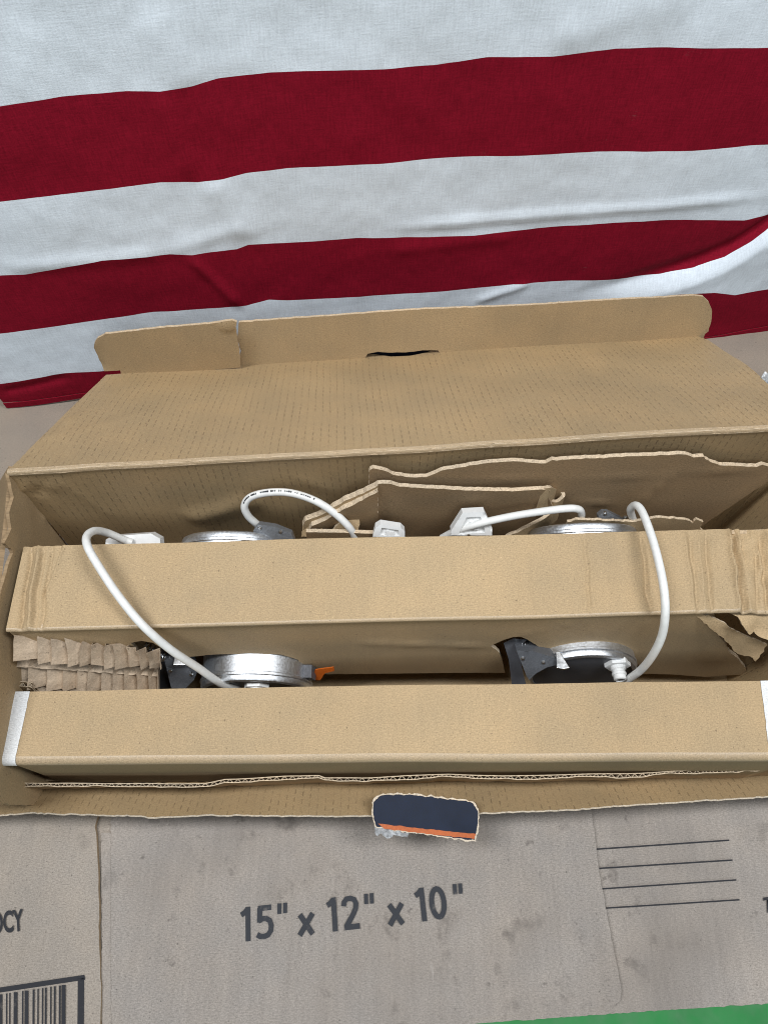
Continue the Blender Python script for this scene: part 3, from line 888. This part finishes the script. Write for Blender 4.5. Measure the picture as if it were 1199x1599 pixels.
# torn corner pieces at the right end
tpn = Plane(at(1085, 957, z=ZM - .006), Vector((1, .02, -.15)), Vector((0, .35, 1)))
L = tpn.px
sheet('torn_flap', tpn, [L(1080, 956), L(1105, 961), L(1130, 972), L(1160, 994), L(1190, 1003), L(1199, 1008), L(1192, 1018), L(1178, 1032), L(1170, 1024), L(1150, 1022), L(1138, 1006), L(1122, 992), L(1108, 980), L(1095, 968)],
      ['kraft', 'torn_paper'], ms, thick=.0014, disp=lambda p: .003 * fn(p, 45, 87) + crease(p, L(1122, 978), L(1190, 1010), .003, -.002), step=.003, jit=.001)
tpn2 = Plane(at(1160, 955, z=ZM - .006), Vector((1, -.15, -.12)), Vector((0, .9, .7)))
L = tpn2.px
sheet('crushed_corner', tpn2, [L(1128, 946), L(1160, 940), L(1199, 940), L(1260, 945), L(1260, 990), L(1199, 1000), L(1185, 994), L(1178, 988), L(1170, 992), L(1158, 978), L(1150, 962), L(1135, 955)],
      ['kraft', 'torn_paper'], ms, thick=.0016, disp=lambda p: .004 * fn(p, 50, 88) + .002 * fn(p, 110, 89), step=.0028, jit=.001)

# ------------------------------------------------------------------ front sleeve
ZF = .116
fs = thing('front_sleeve', 'long clean brown cardboard sleeve nearest the front with white taped ends', 'packing sleeve', (0, .11, GZ + .009))
qBL, qBR, qFL, qFR = at(46, 1079, z=ZF), at(1225, 1062, z=ZF), at(24, 1180, z=ZF), at(1240, 1174, z=ZF)


def qwarp(p):
    q = (p.x, p.y)
    return Vector((0, .0008 * fn(p, 9, 91), .0018 * fn(q, 8, 92) + .0006 * fn(q, 35, 93)))


rows = []; RQ = .0050
for i in range(22):
    t = i / 21; rows.append(rowpts(qBL.lerp(qFL, t), qBR.lerp(qFR, t)))
for i in range(1, 9):
    a = math.pi / 2 * i / 8
    rows.append(rowpts(qFL, qFR, Vector((0, -RQ * math.sin(a), -RQ * (1 - math.cos(a))))))
loft('top_panel', rows[:22], ['kraft', 'edge'], fs, warp=qwarp, flip=True)
loft('fold_edge', rows[21:], ['kraft_fold', 'edge'], fs, warp=qwarp, flip=True, thick=.0025)
rows = [rowpts(qFL, qFR, Vector((0, -RQ, -RQ - .085 * i / 8))) for i in range(9)]
loft('front_panel', rows, ['kraft', 'edge'], fs, warp=qwarp, flip=True)
rows = [[p + Vector((0, 0, -.0005 - .1 * i / 8)) for p in rowpts(qBL, qBR)] for i in range(9)]
loft('back_panel', rows, ['kraft', 'edge'], fs, warp=qwarp, flip=False)
# white tape over both ends (top and rolled over the front fold)


def tape_strip(t0, t1, jx):
    rows = []
    base = [(1 - i / 10) for i in range(11)]
    prof = [qBL.lerp(qFL, i / 12) for i in range(13)]; prof2 = [qBR.lerp(qFR, i / 12) for i in range(13)]
    offs = [Vector()] * 13
    for i in range(1, 7):
        a = math.pi / 2 * i / 6
        prof.append(qFL); prof2.append(qFR); offs.append(Vector((0, -RQ * math.sin(a), -RQ * (1 - math.cos(a)))))
    for k, (a, b) in enumerate(zip(prof, prof2)):
        r = []
        for j in range(9):
            t = lerp(t0, t1, j / 8) + (jx * noise.noise(Vector((k * .8, j > 4, t0))) if j in (0, 8) else 0)
            up = Vector((0, -.0004 if offs[k].length else 0, .0006))
            r.append(a.lerp(b, t) + offs[k] + up)
        rows.append(r)
    loft('tape', rows, ['tape', 'tape'], fs, thick=.0003, warp=qwarp, flip=True)


tape_strip(-.021, .001, .0008)
tape_strip(.967, 1.0, .001)
# open fluted board end sticking out behind the left end
ea = at(-8, 1084, z=ZF - .004); eb = at(50, 1074, z=ZF - .004)
ft = np.linspace(0, 1, 90); dn = Vector((0, -.006, -.03)); dy = Vector((0, .0032, .0008))
bowl = lambda t: ea.lerp(eb, t) + Vector((0, .003 * math.sin(math.pi * t) + .0008 * noise.noise(Vector((t * 6, 0, 2))), 0))
ec = loft('end_flap', [[bowl(t) + dn * s for t in ft] for s in (0, .5, 1)], ['kraft_dull', 'torn_paper'], fs, thick=.0005, flip=True)
loft('end_flap_liner', [[bowl(t) + dy + dn * s for t in ft] for s in (0.02, .5, 1)], ['kraft_dull', 'torn_paper'], fs, thick=.0005, flip=True)
loft('end_flap_flute', [[bowl(t) + dy * (.5 + .42 * math.sin(t * (eb - ea).length / .0056 * 2 * math.pi)) + dn * s for t in ft] for s in (0.03, .4)], 'flute_paper', fs, thick=.0003)

# ------------------------------------------------------------------ honeycomb paper cushion
hc = thing('paper_cushion', 'pleated kraft paper cushion wedged beside the left wall', 'packing paper', (-.2, .15, .06))


def pleat_layer(name, A0, A1, B0, B1, n, seed, amp):
    rnd = random.Random(seed); rows = [[], [], [], []]
    for k in range(2 * n + 1):
        t = (k // 2 + (.80 + rnd.uniform(-.12, .08) if k % 2 else 0)) / n; t = min(1, t) ** .8
        z_ = (-amp if k % 2 else amp) * (1 + rnd.uniform(-.3, .3))
        a = A0.lerp(A1, t); b = B0.lerp(B1, t)
        nn = Vector((0, -.5, .85))
        jx = Vector((rnd.uniform(-.001, .001), 0, 0))
        rows[0].append(a + nn * z_ + Vector((rnd.uniform(-.0016, .0016), rnd.uniform(-.0016, .002), rnd.uniform(-.001, .003))))
        rows[1].append(a.lerp(b, .33) + nn * z_ * .85 + jx); rows[2].append(a.lerp(b, .67) + nn * z_ * .7 + jx * 1.4)
        rows[3].append(b + nn * z_ * .8 + jx * 1.5 + Vector((0, rnd.uniform(-.0016, .0016), rnd.uniform(-.001, .001))))
    # subdivide each pleat so the paper can crumple
    R2 = []
    for i in range(3):
        for s in range(3):
            base = []
            for k in range(2 * n):
                for q in range(4):
                    f = q / 4
                    p = rows[i][k].lerp(rows[i][k + 1], f).lerp(rows[i + 1][k].lerp(rows[i + 1][k + 1], f), s / 3)
                    base.append(p + Vector((0, -.4, .7)) * (.0008 * fn(p, 150, seed) + .0003 * fn(p, 420, seed + 1)))
            base.append(rows[i][-1].lerp(rows[i + 1][-1], s / 3)); R2.append(base)
    R2.append([rows[3][k].lerp(rows[3][k + 1], q / 4) for k in range(2 * n) for q in range(4)] + [rows[3][-1]])
    o = loft(name, R2, 'paper_wrap', hc, thick=.0004, flip=True)
    for p in o.data.polygons: p.use_smooth = False


pleat_layer('pleat_layer', at(26, 991, z=.148), at(250, 1016, z=.124), at(24, 1031, z=.137), at(252, 1046, z=.110), 11, 11, .0045)
pleat_layer('pleat_layer', at(17, 1024, z=.122), at(250, 1043, z=.098), at(14, 1072, z=.110), at(250, 1087, z=.083), 11, 12, .0045)
for (x0, y0, x1, y1, z0, z1) in ((14, 1032, 245, 1048, .126, .098), (8, 1072, 240, 1088, .108, .080)):
    A_ = at(x0, y0, z=z0); B_ = at(x1, y1, z=z1)
    rows = [[A_.lerp(B_, j / 60) + Vector((0, .012 - .015 * i / 4 - (.0012 * fn((j * .15, i, 3), 3, 4)), -.001 - .0015 * i / 4 + .0012 * fn((j * .2, i * .3, 1), 2, 9))) for j in range(61)] for i in range(5)]
    loft('paper_divider', rows, 'paper_wrap', hc, thick=.0004, flip=True)

# ------------------------------------------------------------------ lamp housings
YF = mFL.y - RM


def can(parent, O, axis, r=.0415, depth=.024, plate='black_plate'):
    c = lathe('housing_rim', [(r - .0012, -.030), (r, -.030), (r, depth - .0075), (r + .0009, depth - .0068), (r + .0009, depth - .0052), (r, depth - .0045), (r, depth - .0022), (r - .0006, depth - .0008), (r - .002, depth), (r - .0035, depth), (r - .0035, depth - .0012)], O, axis, 'zinc', parent, seg=96)
    lathe('back_plate', [(r - .003, depth - .0010), (r * .6, depth - .0009), (r * .3, depth - .0008), (.0001, depth - .0008)], O, axis, plate, parent, seg=64)
    return c


def gland(parent, O, axis, up):
    ax = Vector(axis).normalized(); ex = Vector((1, 0, 0)); ey = ax.cross(ex)
    hexp = [(.0095 * math.cos(R(60 * k + 8)), .0095 * math.sin(R(60 * k + 8))) for k in range(6)]
    prism('gland_nut', O, ex, ey, ax, hexp, 0, .0042, 'white_plastic', parent, bev=.0005)
    lathe('gland_barrel', [(.0055, .004), (.0055, .0065), (.0047, .007), (.0047, .0085), (.0052, .009), (.0052, .0105), (.0045, .011), (.0045, .014), (.0034, .0145)], O, ax, 'white_plastic', parent, seg=24)


def coil(parent, A, B, r, turns, wire):
    A = Vector(A); B = Vector(B); d = (B - A); t = d.normalized(); n1 = t.orthogonal().normalized(); n2 = t.cross(n1)
    pts = [A + d * (i / (turns * 10)) + (n1 * math.cos(i * .2 * math.pi) + n2 * math.sin(i * .2 * math.pi)) * r for i in range(turns * 10 + 1)]
    tube('spring', pts, wire, 'steel', parent, seg=6)


def bracket(parent, O, ex, ey, ez, sx, sy, sz):
    """folded sheet-metal driver box: sloped nose, screws"""
    prism('driver_box', O, ex, ez, ey, [(0, 0), (sx, 0), (sx, sz * .62), (sx * .72, sz), (0, sz)], 0, sy, 'dark_metal', parent, bev=.0007)
    for fx_, fy_ in ((.18, .3), (.18, .75), (.55, .3)):
        lathe('screw', [(.0001, .0012), (.0014, .0010), (.0019, .0004), (.0019, -.001)], Vector(O) + ex * (sx * fx_) + ey * (sy * fy_) + ez * sz, ez, 'steel', parent, seg=14)


def driver(parent, O, face, side, mt='dark_metal'):
    pf = Plane(O, (1, -.10, -.10), (0, .62, .78))
    d_ = sheet('driver_box', pf, [pf.px(*q) for q in face], [mt, mt], parent, thick=.016 if side else .006, step=.004, jit=0)
    for k in (0, 2):
        x_ = face[0][0] + 10 + 16 * k; y_ = face[-1][1] - 28 + 3 * k
        c = pf.xyz(*pf.px(x_, y_))
        lathe('screw', [(.0001, .0012), (.0012, .0010), (.0016, .0004), (.0016, -.001)], c, pf.n, 'steel', d_, seg=14)
    if side is None: return
    ps_ = Plane(O - pf.n * .008, (1, 0, .3), (0, .5, .85))
    sheet('side_plate', ps_, [ps_.px(*q) for q in side], ['black_plate', 'steel'], parent, thick=.001, step=.004, jit=0)


def cable(name, pts, parent, k=12):
    path = [at(x_, y_, z=z_) for x_, y_, z_ in pts]
    cp_ = catmull(path, k)
    return tube(name, cp_, .0028, 'cable_white', parent, seg=14), cp_


def plug(parent, pl_, outline, inner, h=.007):
    L_ = pl_.px
    s_ = sheet('connector', pl_, [L_(*q) for q in outline], ['white_plastic', 'white_plastic'], parent, thick=h, holes=[[L_(*q) for q in inner]] if inner else (), step=.003, jit=0)
    if inner:
        p2 = Plane(pl_.O - pl_.n * .002, pl_.ex, pl_.ey)
        sheet('connector_socket', p2, [L_(*q) for q in inner], ['white_plastic', 'white_plastic'], s_, thick=.003, step=.003, jit=0)
        cx = sum(q[0] for q in inner) / len(inner); cy = sum(q[1] for q in inner) / len(inner)
        half = [((q[0] - cx) * .45 + cx, (q[1] - cy) * .5 + cy + 2) for q in inner]
        p3 = Plane(pl_.O - pl_.n * .0004, pl_.ex, pl_.ey)
        sheet('connector_latch', p3, [L_(*q) for q in half], ['white_plastic', 'white_plastic'], s_, thick=.002, step=.003, jit=0)
    return s_


G = 'recessed light housings packed in the sleeves'
X1 = Vector((1, 0, 0)); Y1 = Vector((0, 1, 0)); Z1 = Vector((0, 0, 1))
# front left
tl = R(-4); ax = Vector((0, -math.cos(tl), math.sin(tl)))
OL = Vector((at(392, 1030, Y=.16).x, YF - .001, .0640))
l1 = thing('light_housing', 'round silver light housing in the front gap beside the paper cushion', 'light fixture', (OL.x, OL.y, .015), G)
can(l1, OL, ax, r=.0420, depth=.0145)
gland(l1, OL + ax * .014 + Vector((.004, 0, .024)), ax, Z1)
driver(l1, at(280, 1045, z=.094), [(257, 1031), (276, 1029), (292, 1034), (303, 1062), (290, 1075), (268, 1075)], [(232, 1020), (250, 1012), (262, 1024), (257, 1032), (268, 1075), (240, 1078)])
ca = at(262, 1008, z=.112)
coil(l1, at(226, 1006, z=.108), at(262, 1030, z=.098), .0028, 6, .0005)
coil(l1, at(232, 1016, z=.1), at(275, 1036, z=.092), .0028, 6, .0005)
prism('clip', at(280, 1018, z=.104), X1, Y1, Z1, [(-.003, -.010), (.006, -.010), (.006, .010), (-.002, .008)], -.003, .001, 'steel', l1, bev=.0004)
cable('cable', [(372, 1075, .075), (345, 1067, .098), (310, 1043, .126), (265, 1013, .152), (222, 975, .170), (185, 930, .176), (155, 885, .180), (138, 855, .180), (136, 838, .174), (148, 829, .165), (168, 832, .152), (194, 843, .140), (206, 847, .137)], l1)
pp = Plane(at(205, 845, z=.136), (1, .02, 0), (0, .75, .5))
plug(l1, pp, [(164, 858), (166, 842), (178, 837), (236, 833), (250, 841), (252, 858)], None, h=.010)
pp = Plane(at(493, 1052, z=.078), (1, .0, .1), (0, .4, 1))
prism('spring_arm', at(484, 1050, z=.080), Vector((.95, -.1, .3)), Y1, Vector((-.3, 0, .95)), [(-.004, -.005), (.003, -.005), (.003, .005), (-.004, .005)], -.005, .004, 'black_plate', l1, bev=.0005)
sheet('warning_tag', pp, [pp.px(490, 1062), pp.px(492, 1046), pp.px(505, 1044), pp.px(521, 1042), pp.px(522, 1048), pp.px(508, 1051), pp.px(500, 1062)], ['orange_print', 'orange_print'], l1, thick=.0008, step=.003, jit=.0003)

# front right
ax = Vector((0, -1, 0.09)).normalized()
OR = Vector((at(914, 1035, Y=.16).x, YF + .001, .0735))
l2 = thing('light_housing', 'dark backed light housing with white gland poking through torn hole below the right cable', 'light fixture', (OR.x, OR.y, .015), G)
can(l2, OR, ax, r=.0405, depth=.0075)
gland(l2, OR + ax * .007 + Vector((.0205, .16 * .024, .024)), ax, Z1)
driver(l2, at(840, 1032, z=.106), [(806, 1016), (832, 1017), (866, 1027), (874, 1037), (854, 1042), (836, 1052), (826, 1062), (822, 1056)], [(786, 1004), (801, 997), (822, 999), (808, 1014), (822, 1075), (800, 1078), (794, 1030)])
prism('clip', at(870, 1030, z=.110), X1, Y1, Z1, [(-.001, -.006), (.003, -.007), (.008, -.006), (.002, .006), (-.0005, .006)], -.003, .0005, 'steel', l2, bev=.0004)
coil(l2, at(812, 1004, z=.106), at(846, 1020, z=.100), .0026, 7, .0005)
coil(l2, at(806, 1012, z=.102), at(842, 1027, z=.096), .0026, 7, .0005)
cable('cable', [(992, 822, .125), (986, 806, .142), (984, 795, .155), (992, 789, .165), (1002, 799, .171), (1016, 835, .177), (1028, 878, .180), (1036, 920, .180), (1038, 958, .173), (1033, 992, .158), (1019, 1022, .138), (1000, 1046, .112), (975, 1064, .090), (955, 1075, .075)], l2)

# rear left
OBL = Vector((at(372, 835, z=.11).x, mBL.y + .003, .1080))
ax = Vector((0, .97, .25)).normalized()
l3 = thing('light_housing', 'silver light housing tucked behind the middle sleeve under the arched cable on the left', 'light fixture', (OBL.x, OBL.y, .02), G)
can(l3, OBL, ax, r=.0405, depth=.024)
driver(l3, at(428, 834, z=.142), [(396, 828), (404, 819), (430, 823), (455, 833), (462, 852), (398, 852)], None, 'grey_metal')
cb3, cp3 = cable('cable', [(412, 832, .118), (404, 821, .132), (388, 806, .145), (382, 790, .155), (392, 776, .162), (420, 769, .166), (455, 770, .167), (492, 782, .163), (522, 801, .155), (545, 823, .145), (556, 842, .132)], l3)
V = []; F = []; rp = random.Random(3)
for i in range(40, 84):
    if rp.random() < .3: continue
    f_ = i / 1.0; a = cp3[int(f_)]; b = cp3[int(f_) + 1]; t = (b - a).normalized(); vw = (CAM - a).normalized(); vw = (vw - t * vw.dot(t)).normalized(); sd = t.cross(vw)
    o_ = a + (vw * .94 + sd * -.30).normalized() * .00287; h_ = rp.uniform(.0004, .0007); w_ = rp.uniform(.0003, .0007); k_ = len(V)
    V += [o_ - t * w_ - sd * h_, o_ + t * w_ - sd * h_, o_ + t * w_ + sd * h_, o_ - t * w_ + sd * h_]; F.append((k_, k_ + 1, k_ + 2, k_ + 3))
mesh('cable_print', V, F, 'dark_ink', cb3, False)
pp = Plane(at(605, 825, z=.150), (1, .02, 0), (0, .5, .8))
plug(l3, pp, [(582, 838), (586, 824), (594, 819), (626, 824), (632, 830), (632, 840)], [(592, 836), (596, 824), (622, 828), (625, 837)])

# rear right
OBR = Vector((at(900, 822, z=.11).x, mBL.y + .014, .1120))
ax = Vector((0, .95, .30)).normalized()
l4 = thing('light_housing', 'grey light housing behind the middle sleeve between the two right hand cables', 'light fixture', (OBR.x, OBR.y, .02), G)
can(l4, OBR, ax, r=.0410, depth=.020)
driver(l4, at(960, 808, z=.140), [(934, 806), (941, 800), (950, 800), (968, 809), (980, 816), (978, 830), (936, 830)], None, 'grey_metal')
cable('cable', [(690, 840, .128), (712, 829, .140), (750, 817, .150), (800, 806, .156), (850, 798, .159), (885, 794, .160), (902, 795, .157), (907, 801, .150), (906, 812, .138), (904, 822, .126)], l4)
pp = Plane(at(735, 815, z=.151), (1, .03, 0), (0, .5, .8))
plug(l4, pp, [(704, 836), (704, 829), (722, 801), (756, 799), (768, 824), (768, 836)], [(716, 834), (728, 808), (750, 807), (758, 832)])

# ------------------------------------------------------------------ torn boards in the rear gap
bdir = (HR - HL).normalized()
tb = thing('torn_board', 'tall torn brown board leaning against the rear wall on the right', 'cardboard', (.1, .27, .012))
bO = HL.lerp(HR, .5) + Vector((0, -.010, -.03))
t1 = Plane(bO, bdir, (0, .06, 1)); L = t1.px
tcre = pcre(t1, [((690, 752), (1050, 742), .0016, .0008), ((1190, 735), (1050, 735), .002, .001), ((1050, 735), (1000, 785), .004, .0012), ((890, 783), (960, 786), .002, .0012)])
tout = [L(577, 733), L(584, 731), L(600, 734), L(612, 740), L(640, 745), L(665, 744), L(680, 739), L(690, 735), L(720, 730), L(760, 724), L(800, 721), L(828, 723), L(852, 724), L(862, 719), L(900, 716), L(950, 714), L(1010, 711), L(1070, 708), L(1082, 712), L(1098, 712), L(1108, 720), L(1122, 725), L(1150, 727), L(1180, 729), L(1190, 726), L(1199, 729), L(1225, 735)]
br_ = t1.uv(Vector((.235, t1.O.y, .012))); bl_ = t1.uv(Vector((-.02, t1.O.y, .012)))
sheet('board_panel', t1, tout + [br_, bl_], ['kraft_dull', 'torn_paper'], tb, disp=lambda p: sum(crease(p, *c) for c in tcre) + .0012 * fn(p, 12, 101), step=.005, jit=.0010)
# ragged low strip in front of it
t1b = Plane(bO + Vector((0, -.028, -.04)), bdir, (0, .1, 1)); L = t1b.px
sheet('low_strip', t1b, [L(885, 815), L(900, 811), L(990, 815), L(1010, 812), L(1030, 809), L(1070, 812), L(1082, 818), L(1088, 812), L(1096, 816), L(1094, 824), L(1100, 850), L(880, 850)], ['kraft', 'torn_paper'], tb, thick=.002, step=.004, jit=.0012, disp=lambda p: .001 * fn(p, 40, 102))

tt = thing('torn_tray', 'torn folded cardboard tray with a curled corner around the white connector behind middle sleeve', 'cardboard', (.03, .255, .012))
t2 = Plane(bO + Vector((0, -.009, -.02)), bdir, (0, .02, 1)); L = t2.px
t2out = [L(590, 757), L(604, 756), L(625, 761), L(660, 763), L(720, 766), L(800, 766), L(845, 763), L(858, 765), L(856, 775), L(862, 790), L(858, 850), L(582, 850), L(586, 790)]
sheet('tray_back', t2, t2out, ['kraft_dull', 'torn_paper'], tt, disp=lambda p: .001 * fn(p, 15, 103), step=.004, jit=.0008)
p_c = t2.xyz(*L(590, 757))
for k, (xa, ya, za, dx_) in enumerate(((472, 818, .139, 0), (482, 824, .137, .006))):
    p_e = at(xa, ya, z=za)
    st = p_c + Vector((0, -.004 * k, -.003 * k))
    tw = Plane(st, Vector(((p_e - st).x, (p_e - st).y, 0)), (0, 0, 1)); l_ = (p_e - st); ln = l_.dot(tw.ex); dv = l_.dot(tw.ey)
    o_ = [(0, 0), (ln * .25, dv * .25 - .001), (ln * .5, dv * .5 + .001), (ln * .75, dv * .75 - .002), (ln * .95, dv * .95 + .001), (ln, dv - .004), (ln, dv - .06), (0, dv - .06)]
    sheet('tray_side', tw, o_, ['kraft_dull' if k else 'kraft', 'torn_paper'], tt, thick=.0042, disp=lambda p, k=k: .0014 * fn(p, 35, 104 + k), step=.004, jit=.0010)
# small folded flap pieces inside the tray's left corner
ti = Plane(at(545, 818, z=.140), Vector((1, .2, 0)), Vector((.3, .6, .8))); L = ti.px
sheet('tray_tab', ti, [L(512, 840), L(524, 822), L(545, 806), L(556, 804), L(562, 815), L(558, 840)], ['kraft', 'torn_paper'], tt, thick=.0025, disp=lambda p: .001 * fn(p, 50, 107), step=.003, jit=.0008)
tj = Plane(at(490, 815, z=.138), Vector((1, -.2, .3)), Vector((-.3, .6, .8))); L = tj.px
sheet('tray_tab', tj, [L(470, 838), L(474, 818), L(484, 806), L(500, 797), L(514, 800), L(508, 816), L(496, 838)], ['kraft', 'torn_paper'], tt, thick=.0025, disp=lambda p: .0016 * fn(p, 60, 108), step=.003, jit=.0008)
# low front lip of the tray
la, lb = at(478, 831, z=.143), at(600, 834, z=.141)
tk = Plane(la, lb - la, (0, .1, 1))
ll = (lb - la).length
sheet('tray_lip', tk, [(0, 0), (ll * .3, .0006), (ll, 0), (ll, -.05), (0, -.05)], ['kraft_dull', 'torn_paper'], tt, thick=.003, step=.005, jit=.0006)
# curled right corner: a crumpled ribbon that rolls over and comes forward
cp = [t2.xyz(*t2.px(846, 764)), t2.xyz(*t2.px(860, 762)), at(870, 765, z=.150), at(876, 772, z=.146), at(868, 780, z=.143), at(856, 778, z=.143), at(852, 785, z=.141), at(862, 792, z=.138), at(850, 803, z=.135), at(830, 815, z=.132), at(800, 829, z=.130), at(780, 842, z=.126)]
cc = catmull(cp, 8)
rows = [[p + Vector((.0008 * fn(p, 200, 4), .0012 * fn(p, 150, 5) - .004 * s, -.030 * s)) for p in cc] for s in np.linspace(0, 1, 8)]
loft('curled_corner', rows, ['kraft', 'torn_paper'], tt, thick=.0026, flip=True)

# scrap of clear wrap on the right by the lid
cw = Plane(at(1196, 592, z=.012), (1, .3, 0), (-.2, 1, .5)); L = cw.px
ps = sheet('plastic_scrap', cw, [L(1186, 598), L(1189, 588), L(1193, 580), L(1200, 584), L(1212, 590), L(1208, 604), L(1196, 601)], ['pale_plastic', 'pale_plastic'], None, thick=.0004, disp=lambda p: .004 * fn(p, 120, 110), step=.002, jit=.0008)
tag(ps, 'small crumpled scrap of clear wrap on the board right of the lid', 'plastic')
